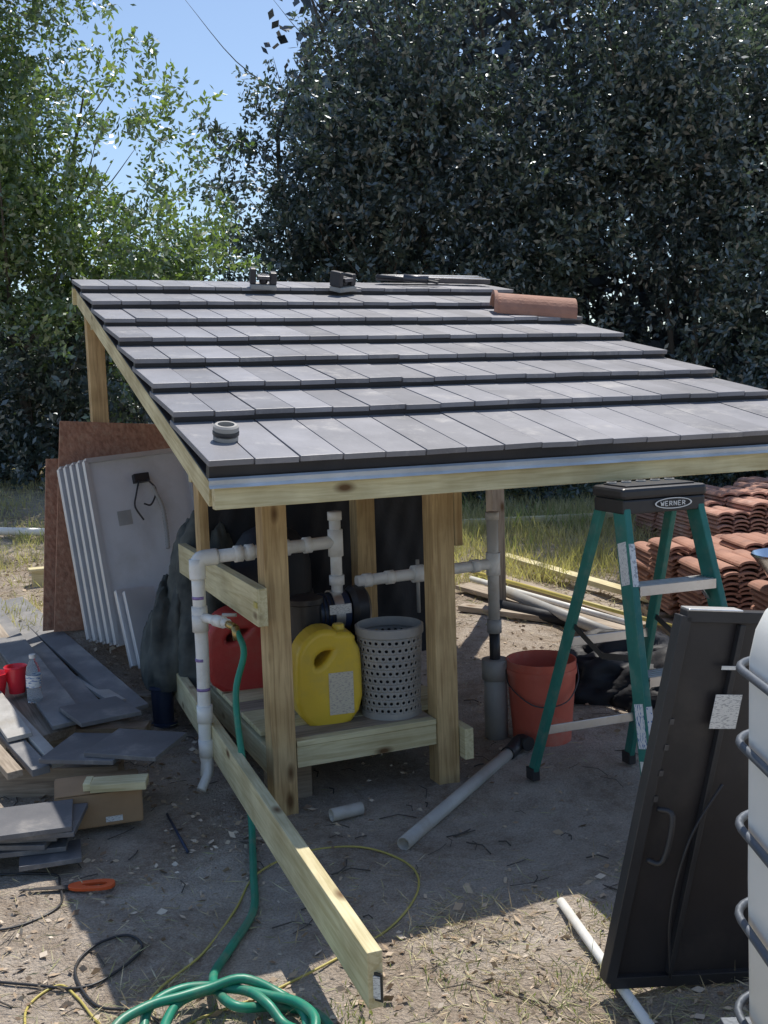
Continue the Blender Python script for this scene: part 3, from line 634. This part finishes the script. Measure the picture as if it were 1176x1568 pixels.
# ------------------------------------------------------------------ ladder
def ladder():
    e=empty("step_ladder",(.935,3.70,0),math.radians(20))
    H_=1.19
    g=lambda s,z,fr:(s*(.145+(.225-.145)*(1-z/H_)),(-.04-.34*(1-z/H_)) if fr else (.05+.44*(1-z/H_)),z)
    for s,n in((-1,"left"),(1,"right")):
        for fr,w,t in((1,.026,.075),(0,.024,.045)):
            a=g(s,.03,fr);b_=g(s,H_-.02,fr)
            beam("%s_rail_%s"%("front" if fr else "rear",n),a,b_,w,t,M['lgreen'],e,(1,0,0),.004)
            beam("%s_foot_%s"%("front" if fr else "rear",n),(a[0],a[1],.0),(a[0],a[1]+.002,.05),w+.01,t+.012,M['black'],e,(1,0,0),.004)
    for i,z in enumerate((.29,.585,.875)):
        a=g(-1,z,1);w=abs(a[0])-.013
        box("step_%d"%i,(-w,a[1]-.04,z-.004),(w,a[1]+.045,z+.004),M['alu'],e)
        box("step_front_%d"%i,(-w,a[1]-.043,z-.028),(w,a[1]-.0405,z+.005),M['alu'],e,0)
        box("step_back_%d"%i,(-w,a[1]+.0455,z-.022),(w,a[1]+.048,z+.004),M['alu'],e,0)
        for k in range(4):box("tread_%d_%d"%(i,k),(-w,a[1]-.03+k*.02,z+.0045),(w,a[1]-.024+k*.02,z+.006),M['alu'],e,0)
        for s in(-1,1):
            beam("gusset_%d_%d"%(i,s),(s*(w-.002),a[1],z-.07),(s*(w-.05),a[1],z-.005),.02,.003,M['alu'],e,(0,1,0),0)
    for z in(.22,.60):
        a=g(-1,z,0);w=abs(a[0])-.01
        box("rear_brace_%d"%int(z*100),(-w,a[1]-.004,z-.018),(w,a[1]+.004,z+.018),M['alu'],e)
    for s in(-1,1):
        x=s*.178;beam("spreader_a_%d"%s,(x,g(1,.66,1)[1],.64),(x,.03,.60),.004,.022,M['steel'],e,(1,0,0),0)
        beam("spreader_b_%d"%s,(x,.03,.60),(x,g(1,.66,0)[1],.68),.004,.022,M['steel'],e,(1,0,0),0)
    box("top_cap",(-.172,-.10,H_-.025),(.172,.10,H_+.015),M['black'],e,.012)
    box("top_cap_skirt",(-.166,-.095,H_-.075),(.166,.094,H_-.0255),M['black'],e,.006)
    box("top_tray",(-.14,-.07,H_+.0155),(.14,.075,H_+.021),M['black'],e,.002)
    for k in range(5):lathe("tool_hole_%d"%k,[(.012,0),(.018,0),(.018,.004),(.012,.004)],M['greypvc'],e,(-.12+k*.06,.05,H_+.0215),solid=2)
    oval=[(.075*math.cos(a),.019*math.sin(a)) for a in [2*math.pi*k/32 for k in range(32)]]
    inn=[(x*.93,y*.84) for x,y in oval]
    mw=Matrix.Translation((.03,-.1025,H_-.045))@Matrix.Rotation(math.pi/2,4,'X')
    curve2d("badge_ring",oval,[inn],.001,0,M['white'],e,mw)
    def letter(k,strokes):
        for j,(x1,y1,x2,y2) in enumerate(strokes):
            ox=-.022+k*.0175;beam("badge_letter_%d_%d"%(k,j),(ox+x1*.012,-.1035,H_-.053+y1*.015),(ox+x2*.012,-.1035,H_-.053+y2*.015),.0025,.002,M['white'],e,(1,0,.3),0)
    E_=[(0,0,0,1),(0,1,.9,1),(0,.5,.7,.5),(0,0,.9,0)];R2=[(0,0,0,1),(0,1,.8,.9),(.8,.9,.8,.55),(.8,.55,0,.5),(.3,.5,.9,0)]
    N_=[(0,0,0,1),(0,1,.9,0),(.9,0,.9,1)];W_=[(0,1,.25,0),(.25,0,.5,.7),(.5,.7,.75,0),(.75,0,1,1)]
    for k,sx in enumerate((W_,E_,R2,N_,E_,R2)):letter(k,sx)
    def lab(n,z0,z1,m_):
        a=g(-1,z0,1);b_=g(-1,z1,1);beam(n,(a[0],a[1]-.0395,a[2]),(b_[0],b_[1]-.0395,b_[2]),.022,.002,m_,e,(1,0,0),0)
        beam(n+"_side",(a[0]-.0142,a[1],a[2]),(b_[0]-.0142,b_[1],b_[2]),.002,.05,m_,e,(1,0,0),0)
    lab("warning_label",.88,1.02,M['label']);lab("spec_label",.36,.50,M['labelb']);lab("barcode_label",.26,.32,M['label'])
ladder()
# ------------------------------------------------------------------ black panel + tote
e=empty("black_framed_panel")
BLp=V3(.54,2.585,.02);u=V3(.93,.20,-.10);v=V3(.215,.06,.945)
slab("back_sheet",BLp+v*.01,u,v*.98,.02,M['blackm'],e)
nrm=u.cross(v).normalized();du=u.normalized();dv=v.normalized()
def bar(n,a,b_,w=.03,t=.04,off=.0,m_=None):
    beam(n,a+nrm*off,b_+nrm*off,w,t,m_ or M['black'],e,du if abs((b_-a).normalized().dot(du))<.5 else dv,.002)
bar("frame_left",BLp,BLp+v);bar("frame_top",BLp+v,BLp+v+u);bar("frame_bottom",BLp,BLp+u);bar("frame_right",BLp+u,BLp+u+v)
bar("frame_top_lip",BLp+v*1.018,BLp+v*1.018+u*.16,.006,.046,0,M['alu'])  # added pale strip painting a highlight on part of the top edge
bar("stiffener",BLp+u*.17+v*.02,BLp+u*.17+v*.98,.015,.02,.012)
slab("rating_label",BLp+u*.13+v*.70+nrm*.024,du*.075,dv*.09,.002,M['label'],e,0)
slab("small_label",BLp+u*.13+v*.86+nrm*.024,du*.04,dv*.010,.002,M['white'],e,0)
tube("handle",crv([BLp+u*.03+v*.34+nrm*.02,BLp+u*.06+v*.35+nrm*.05,BLp+u*.06+v*.47+nrm*.05,BLp+u*.03+v*.48+nrm*.02],5),.008,M['black'],e,8)
tube("lead",crv([BLp+u*.20+v*.55+nrm*.03,BLp+u*.13+v*.4+nrm*.04,BLp+u*.12+v*.2+nrm*.04,BLp+u*.16+v*.02+nrm*.04],6),.004,M['black'],e,8)
for k in range(4):slab("clip_%d"%k,BLp+u*.012+v*(.50+k*.07)+nrm*.022,du*.012,dv*.015,.01,M['steel'],e,0)
e=empty("water_tote")
tx0,tx1,ty0,ty1=.745,1.70,1.2,2.20
def rbox(name,x0,x1,y0,y1,zs,r,mt,parent):
    V=[];Fc=[];seg=8;ring=None
    for (z,ins) in zs:
        for cx_,cy_,a0 in((x1-r,y1-r,0),(x0+r,y1-r,90),(x0+r,y0+r,180),(x1-r,y0+r,270)):
            for k in range(seg+1):
                a=math.radians(a0+90*k/seg);V.append((cx_+(r-ins)*math.cos(a),cy_+(r-ins)*math.sin(a),z))
    n_=4*(seg+1)
    for i in range(len(zs)-1):
        for k in range(n_):
            k2=(k+1)%n_;Fc.append((i*n_+k,i*n_+k2,(i+1)*n_+k2,(i+1)*n_+k))
    Fc.append(tuple(range(n_))[::-1]);Fc.append(tuple((len(zs)-1)*n_+k for k in range(n_)))
    return meshobj(name,V,Fc,mt,parent,True)
rbox("tank",tx0,tx1,ty0,ty1,[(.16,.04),(.19,.005),(.5,.0),(.8,.0),(.98,.0),(1.04,.012),(1.08,.03),(1.10,.05),(1.105,.07)],.08,M['tank'],e)
for i,z in enumerate((.20,.42,.62,.80,.96)):
    pts=[]
    r=.08;o_=.018
    for cx_,cy_,a0 in((tx1-r,ty1-r,0),(tx0+r,ty1-r,90),(tx0+r,ty0+r,180),(tx1-r,ty0+r,270)):
        for k in range(7):
            a=math.radians(a0+90*k/6);pts.append((cx_+(r+o_)*math.cos(a),cy_+(r+o_)*math.sin(a),z))
    tube("cage_ring_%d"%i,pts,.009,M['cage'],e,10,True)
for i,(x,y) in enumerate([(tx0-.03,ty1-.35-.16*k) for k in range(4)]+[(tx0+.3+.14*k,ty1+.03) for k in range(4)]):
    tube("cage_post_%d"%i,[(x,y,.1),(x,y,1.05)],.009,M['cage'],e,8)
box("pallet_deck",(tx0-.03,ty0,.09),(tx1,ty1+.02,.14),M['cage'],e)
for i,x in enumerate((tx0,tx0+.45,tx1-.12)):
    for j,y in enumerate((ty0,ty0+.43,ty1-.1)):box("pallet_foot_%d%d"%(i,j),(x,y,0),(x+.1,y+.1,.09),M['black'],e)
# ------------------------------------------------------------------ clay tiles, wood, tarp on the right
def arcs(V,Fc,cx,cy,z,L,w,h,t,ax,seg=8):
    ca,sa=math.cos(ax),math.sin(ax);b0=len(V);pr=[]
    for k in range(seg+1):
        a=math.pi*k/seg;pr.append((w/2*math.cos(a),h*math.sin(a)))
    for k in range(seg+1):
        a=math.pi*(seg-k)/seg;pr.append(((w/2-t)*math.cos(a),(h-t)*math.sin(a)))
    m_=len(pr)
    for l in(-L/2,L/2):
        for (px,pz) in pr:V.append((cx+px*ca-l*sa,cy+px*sa+l*ca,z+pz))
    for k in range(m_):
        k2=(k+1)%m_;Fc.append((b0+k,b0+k2,b0+m_+k2,b0+m_+k))
    for k in range(seg):
        Fc.append((b0+k,b0+k+1,b0+m_-2-k,b0+m_-1-k));Fc.append((b0+m_+k,b0+m_+m_-1-k,b0+m_+m_-2-k,b0+m_+k+1))
def claystack(name,x,y,nx,ny,nz,rot,mt=None):
    e=empty(name,(x,y,hz(x,y)),rot);V=[];Fc=[]
    for j in range(ny):
        for i in range(nx):
            n_=nz-int(rng.integers(0,4))
            dx=rng.normal()*.012
            for k in range(n_):
                for hh_ in(0,1):arcs(V,Fc,(i+.5*hh_)*.235+dx+rng.normal()*.006,j*.44+rng.normal()*.014,.12+k*.030,.42,.125,.030,.014,rng.normal()*.02)
    meshobj("tiles",V,Fc,mt or M['clay'],e,False)
    for k in range(5):box("pallet_slat_%d"%k,(-.1,-.2+k*.44*ny/5,.08),(nx*.235,-.13+k*.44*ny/5,.10),OLD[0],e)
    for k in range(3):box("pallet_bearer_%d"%k,(-.1+k*nx*.11,-.2,0),(-.02+k*nx*.11,ny*.42,.079),OLD[1],e)
claystack("clay_tile_stack",1.80,6.1,5,3,14,.05,M['clayd'])
claystack("clay_tile_stack.001",2.45,7.8,6,4,15,.1)
claystack("clay_tile_stack.002",1.98,5.32,2,1,13,.0,M['clayd'])
e=empty("galvanised_tub",(2.07,5.30,.555))
lathe("bowl",[(.12,0),(.19,.10),(.205,.115),(.20,.125),(.185,.10),(.115,.008),(0,.008)],M['metal'],e)
e=empty("lumber_pile")
def gb(n,a,b_,w,t,mt,o=0.0,par=None):
    return beam(n,V3(*a,hz(*a)+t/2+.01+o),V3(*b_,hz(*b_)+t/2+.01+o),w,t,mt,par,(1,0,.0))
gb("board_1",(.70,8.0),(1.60,6.35),.09,.038,OLD[1],.0,e)
gb("board_2",(.55,7.5),(1.55,6.1),.14,.03,OLD[1],.02,e)
gb("board_3",(.9,8.3),(1.9,6.6),.09,.038,PT[1],.04,e)
gb("board_4",(.62,9.4),(2.3,9.65),.10,.05,PT[1],.05,e)
gb("board_5",(.5,7.0),(1.4,6.4),.09,.038,OLD[1],.0,e)
gpipe("drain_pipe",(.75,7.3),(1.35,6.0),.035,M['greypvc'],.04)
gpipe("drain_pipe.001",(.62,7.6),(1.5,6.25),.02,M['pvc'],.05)
gpipe("yellow_pole",(.60,7.7),(1.72,6.0),.014,M['cordy'],.09)
gpipe("dark_pipe",(.72,6.95),(1.15,6.5),.04,M['tarp'],.0)
def lump(name,child,c,r,mt,amp=.18,seed=0,rot=0):
    e=empty(name,c,rot);V=[];Fc=[];nu,nv=64,32;rs=np.random.default_rng(seed)
    K=[(rs.normal(0,1,3)*f,rs.uniform(0,6.3),a) for f,a in((1.5,.5),(3,.4),(3,.4),(5,.28),(8,.2),(13,.12),(20,.08))]
    for j in range(nv+1):
        ph=math.pi/2*j/nv
        for i in range(nu):
            a=2*math.pi*i/nu;d=np.array([math.cos(a)*math.cos(ph),math.sin(a)*math.cos(ph),math.sin(ph)])
            w=1+amp*sum(a_*abs(math.sin(d@k+p_)) for k,p_,a_ in K)
            V.append((d[0]*r[0]*w,d[1]*r[1]*w,d[2]*r[2]*w-.01))
    for j in range(nv):
        for i in range(nu):
            i2=(i+1)%nu;Fc.append((j*nu+i,j*nu+i2,(j+1)*nu+i2,(j+1)*nu+i))
    meshobj(child,V,Fc,mt,e,True);return e
lump("black_tarp_bundle","folds",(1.22,5.35,hz(1.22,5.35)),(.25,.22,.18),M['tarp'],.5,3)
lump("black_tarp_bundle.001","folds",(1.50,5.1,hz(1.5,5.1)),(.28,.25,.15),M['tarp'],.5,5)
# ------------------------------------------------------------------ left group
e=empty("plywood_sheet")
slab("sheet",(-1.80,5.60,.33),(.66,.42,-.06),(.03,.25,1.13),.012,M['osb'],e,.001)
slab("sheet_behind",(-1.87,5.63,.33),(.5,.32,-.02),(.0,.25,.92),.012,M['osb'],e,.001)
e=empty("solar_panel_stack")
for i in range(5):
    o=V3(-1.40-.045*i,5.33+.035*i,.31);uu=V3(.46,.41,.03);vv=V3(-.19,.30,.93-.012*i)
    slab("sheet_%d"%i,o+uu*.02+vv*.01,uu*.96,vv*.98,.006,M['panelback'],e,0)
    nn=uu.cross(vv).normalized();
    for nme,a,b_ in(("l",o,o+vv),("r",o+uu,o+uu+vv),("t",o+vv,o+uu+vv),("b",o,o+uu)):
        beam("frame_%s_%d"%(nme,i),a+nn*.012,b_+nn*.012,.024,.03,M['frame'],e,uu if nme in"lr" else vv,.001)
o=V3(-1.40,5.33,.31);uu=V3(.46,.41,.03);vv=V3(-.19,.30,.93);nn=uu.cross(vv).normalized()
slab("junction_box",o+uu*.42+vv*.84+nn*.03,uu*.15,vv*.05,.03,M['black'],e,.003)
slab("panel_label",o+uu*.22+vv*.62+nn*.004,uu*.13,vv*.08,.003,M['greypvc'],e,0)
tube("cable_a",crv([o+uu*.46+vv*.85+nn*.03,o+uu*.40+vv*.77+nn*.04,o+uu*.36+vv*.7+nn*.05,o+uu*.42+vv*.62+nn*.05],6),.005,M['black'],e,8)
tube("cable_b",crv([o+uu*.54+vv*.85+nn*.03,o+uu*.60+vv*.78+nn*.04,o+uu*.52+vv*.70+nn*.05,o+uu*.45+vv*.71+nn*.05],6),.005,M['black'],e,8)
cp=crv([o+uu*.56+vv*.80+nn*.05,o+uu*.62+vv*.68+nn*.05,o+uu*.62+vv*.55+nn*.05,o+uu*.60+vv*.44+nn*.05],14)
tube("conduit",cp,[.010+.003*(i%2) for i in range(len(cp))],M['greypvc'],e,10)
for i in range(2):
    o2=V3(-1.23-.05*i,5.12+.03*i,.24);slab("short_panel_%d"%i,o2,(.13,.11,.0),(-.10,.16,.36),.03,M['frame'],e,.003)
lump("camouflage_tarp","folds",(-.86,5.15,.18),(.17,.22,.58),M['camo'],.35,11)
lump("camouflage_tarp.001","folds",(-1.05,5.2,.18),(.12,.2,.38),M['camo'],.35,4)
e=empty("blue_spool",(-1.10,4.98,hz(-1.10,4.98)))
lathe("spool",[(.0,0),(.065,0),(.065,.012),(.05,.015),(.055,.18),(.065,.185),(.065,.2),(0,.2)],M['navy'],e)
e=empty("plank_stack")
dr=V3(-.50,.80,0).normalized()
def pk(n,x,y,z,L,w,t,mt,ang=0):
    d=Matrix.Rotation(ang,3,'Z')@dr;a=V3(x,y,z);b_=a+d*L;b_.z=max(z,hz(b_.x,b_.y)+.05)
    beam(n,a,b_,w,t,mt,e,(1,0,0),.003)
pk("plank_1",-1.16,4.68,.16,1.9,.13,.02,M['plank'],.05)
pk("plank_2",-1.33,4.62,.15,2.0,.14,.02,M['plank'],.02)
pk("plank_3",-1.24,4.70,.19,.55,.07,.02,M['plankl'],.05)
pk("plank_4",-1.36,4.36,.20,1.9,.15,.02,M['plank'],-.03)
pk("plank_5",-1.52,4.20,.20,2.0,.10,.02,M['plankl'],.0)
pk("plank_6",-1.35,3.93,.15,1.6,.07,.03,M['plank'],.04)
pk("plank_7",-1.44,3.90,.15,1.6,.06,.03,OLD[1],.04)
pk("plank_8",-1.30,3.98,.16,1.6,.05,.03,M['plankl'],.03)
pk("plank_9",-1.50,4.40,.12,1.6,.3,.04,OLD[1],.0)
for i in range(3):box("bearer_%d"%i,(-1.9,4.1+i*.5,-.02),(-1.1,4.2+i*.5,.10),OLD[0],e)
e=empty("slate_tile_pile")
def tl(n,x,y,z,a,w=.33,l=.42,tilt=0):
    o=box(n,(-w/2,-l/2,-.009),(w/2,l/2,.009),M['slated'],e,.002);o.location=(x,y,z);o.rotation_euler=(tilt,tilt*.5,a);return o
tl("tile_1",-1.00,4.02,.215,-.25,.30,.28,.02);tl("tile_2",-1.18,4.05,.195,-.15,.30,.32,.0);tl("tile_3",-1.25,4.42,.235,.6,.26,.30)
for i in range(6):tl("tile_low_%d"%i,-1.34+.02*rng.normal()+.01*i,3.55+.02*rng.normal(),.03+i*.0195,.15+.12*rng.normal(),.34,.26)
tl("tile_flat",-1.17,3.44,.03,.3,.2,.16)
e=empty("cardboard_box",(-1.10,3.80,0),.3)
for n_,lo,hi in(("base",(-.15,-.10,.015),(.15,.10,.02)),("front",(-.15,-.104,.02),(.15,-.10,.14)),("back",(-.15,.10,.02),(.15,.104,.14)),("side_l",(-.154,-.10,.02),(-.15,.10,.14)),("side_r",(.15,-.10,.02),(.154,.10,.14)),("top",(-.15,-.10,.142),(.15,.1,.146))):
    box(n_,lo,hi,M['card'],e,0)
box("box_label",(.02,-.1062,.03),(.08,-.1045,.05),M['label'],e,0)
e=empty("wood_offcut",(-1.0,3.74,.165),.1);box("block",(-.10,-.05,-.015),(.10,.04,.015),PT[0],e,.003)
box("block_2",(-.13,-.02,-.0185),(-.102,.06,.012),PT[0],e,.003)
e=empty("water_bottle",(-1.585,4.60,.235))
lathe("bottle",[(.0,0),(.03,0),(.033,.01),(.033,.06),(.031,.065),(.033,.07),(.033,.13),(.028,.16),(.013,.185),(.012,.2)],M['clear'],e)
lathe("cap",[(.014,.198),(.014,.215),(0,.215)],M['white'],e,solid=2)
lathe("label",[(.0338,.07),(.0338,.125)],M['labelb'],e,solid=2)
e=empty("red_plastic_cup",(-1.72,4.76,.235))
lathe("cup",[(.035,0),(.05,.12),(.054,.122),(.05,.126),(.046,.12),(.033,.004),(0,.004)],M['redcup'],e)
e=empty("red_plastic_cup.001",(-1.80,4.72,.235))
lathe("cup",[(.035,0),(.055,.10),(.058,.102),(.055,.106),(.05,.1),(.033,.004),(0,.004)],M['redcup'],e)
e=empty("hand_saw",(-1.04,3.27,hz(-1.04,3.27)+.012),.1)
o_=rnd([(-.02,-.022),(.11,-.034),(.13,0),(.11,.034),(-.02,.024)],2);i_=rnd([(.02,-.010),(.09,-.019),(.108,0),(.09,.018),(.02,.010)],2)
curve2d("handle",o_,[i_],.004,.002,M['orangeh'],e);curve2d("blade",[(-.18,.0),(-.02,-.012),(-.02,.016),(-.17,.012)],[],.001,0,M['steel'],e)
# ------------------------------------------------------------------ things on roof
shed_m=Matrix.Translation((-.5395,3.2651,0))@Matrix.Rotation(TH,4,'Z');roof_m=Matrix.Translation((0,0,1.3439))@Matrix.Rotation(SL,4,'X')
def onroof(name,p,q,rz,n=.012):
    s=q/math.cos(SL);loc=shed_m@roof_m@Vector((p,s,n));e=empty(name);R=(shed_m@roof_m).to_3x3()@Matrix.Rotation(rz,3,'Z')
    m4=R.to_4x4();m4.translation=loc;e.matrix_world=m4;return e
e=onroof("pipe_coupling",.12,.24,0,.002)
lathe("ring",[(.030,0),(.042,0),(.042,.012),(.037,.014),(.037,.03),(.043,.032),(.043,.046),(.036,.052),(.028,.052),(.028,.004)],M['grey'],e,solid=2)
lathe("band",[(.0435,.016),(.0445,.018),(.0445,.028),(.0435,.03)],M['black'],e,solid=2)
e=onroof("barrel_roof_tile",2.44,2.13,math.pi/2-.36,.014)
V=[];Fc=[];arcs(V,Fc,0,0,0,.46,.21,.095,.014,0,14);meshobj("barrel",V,Fc,M['clayd'],e,False)
V=[];Fc=[];arcs(V,Fc,0,.235,.006,.02,.222,.103,.02,0,14);meshobj("lip",V,Fc,M['clayd'],e,False)
def clampitem(name,p,q,rz):
    e=onroof(name,p,q,rz,.005)
    box("base",(-.075,-.045,0),(.075,.045,.03),M['grey'],e,.006);box("jaw_left",(-.08,-.04,.031),(-.045,.04,.12),M['black'],e,.006)
    box("jaw_right",(.035,-.035,.031),(.075,.035,.10),M['black'],e,.006);lathe("knob",[(0,0),(.024,0),(.028,.035),(.018,.05),(0,.05)],M['black'],e,(.0,0,.035))
    box("lid",(-.04,-.05,.06),(.034,.02,.082),M['steel'],e,.004)
clampitem("tool_battery",1.03,2.80,-.2);clampitem("tool_battery.001",1.51,2.76,.5)
e=onroof("caulking_gun",2.03,2.98,-.42,.01)
tube("rod",[(-.2,0,.03),(.17,0,.03)],.012,M['black'],e,8);tube("cradle",[(-.03,0,.035),(.13,0,.035)],.024,M['steel'],e,10)
beam("trigger",(.12,0,.03),(.19,-.05,.03),.015,.02,M['black'],e,(0,0,1));beam("grip",(.15,0,.03),(.2,.045,.03),.015,.02,M['black'],e,(0,0,1))
e=onroof("metal_flashing_bundle",2.25,3.08,-.05,.012)
for i in range(4):
    o_=box("strip_%d"%i,(-.40+.02*i,-.012,0),(.38-.01*i,.012,.03),M['metal'] if i%2 else M['steel'],e,.002);o_.location.y+=-.05+i*.03;o_.rotation_euler=(0,0,.03*(i-1.5))
# ------------------------------------------------------------------ light, sky, camera
world=bpy.data.worlds.new("World");scene.world=world;world.use_nodes=True
wn=world.node_tree;bg=wn.nodes["Background"];sk=wn.nodes.new("ShaderNodeTexSky");sk.sky_type='NISHITA';sk.sun_disc=False
sd=Vector((.18,.60,1.25)).normalized()
sk.sun_elevation=math.asin(sd.z);sk.sun_rotation=math.atan2(sd.x,sd.y);sk.air_density=1.0;sk.dust_density=.6;sk.ozone_density=2.0
wn.links.new(sk.outputs[0],bg.inputs[0]);bg.inputs[1].default_value=.15
sl=bpy.data.lights.new("sun","SUN");sl.energy=5;sl.angle=math.radians(.5);sl.color=(1,.94,.85)
so=bpy.data.objects.new("sun",sl);so.rotation_euler=sd.to_track_quat('Z','Y').to_euler();COL.objects.link(so)
F=1616.5;p=.1114;r=.0324
f=Vector((0,math.cos(p),-math.sin(p)));R0=Vector((1,0,0));U0=Vector((0,math.sin(p),math.cos(p)))
R=R0*math.cos(r)-U0*math.sin(r);U=R0*math.sin(r)+U0*math.cos(r)
cam=bpy.data.cameras.new("camera");cam.sensor_fit='VERTICAL';cam.sensor_height=36;cam.lens=36*F/1568;cam.clip_end=2000;cam.clip_start=.05
co=bpy.data.objects.new("camera",cam);m4=Matrix((R,U,-f)).transposed().to_4x4();m4.translation=(0,0,1.55);co.matrix_world=m4
COL.objects.link(co);scene.camera=co
scene.view_settings.view_transform='Standard';scene.view_settings.look='None';scene.view_settings.exposure=0
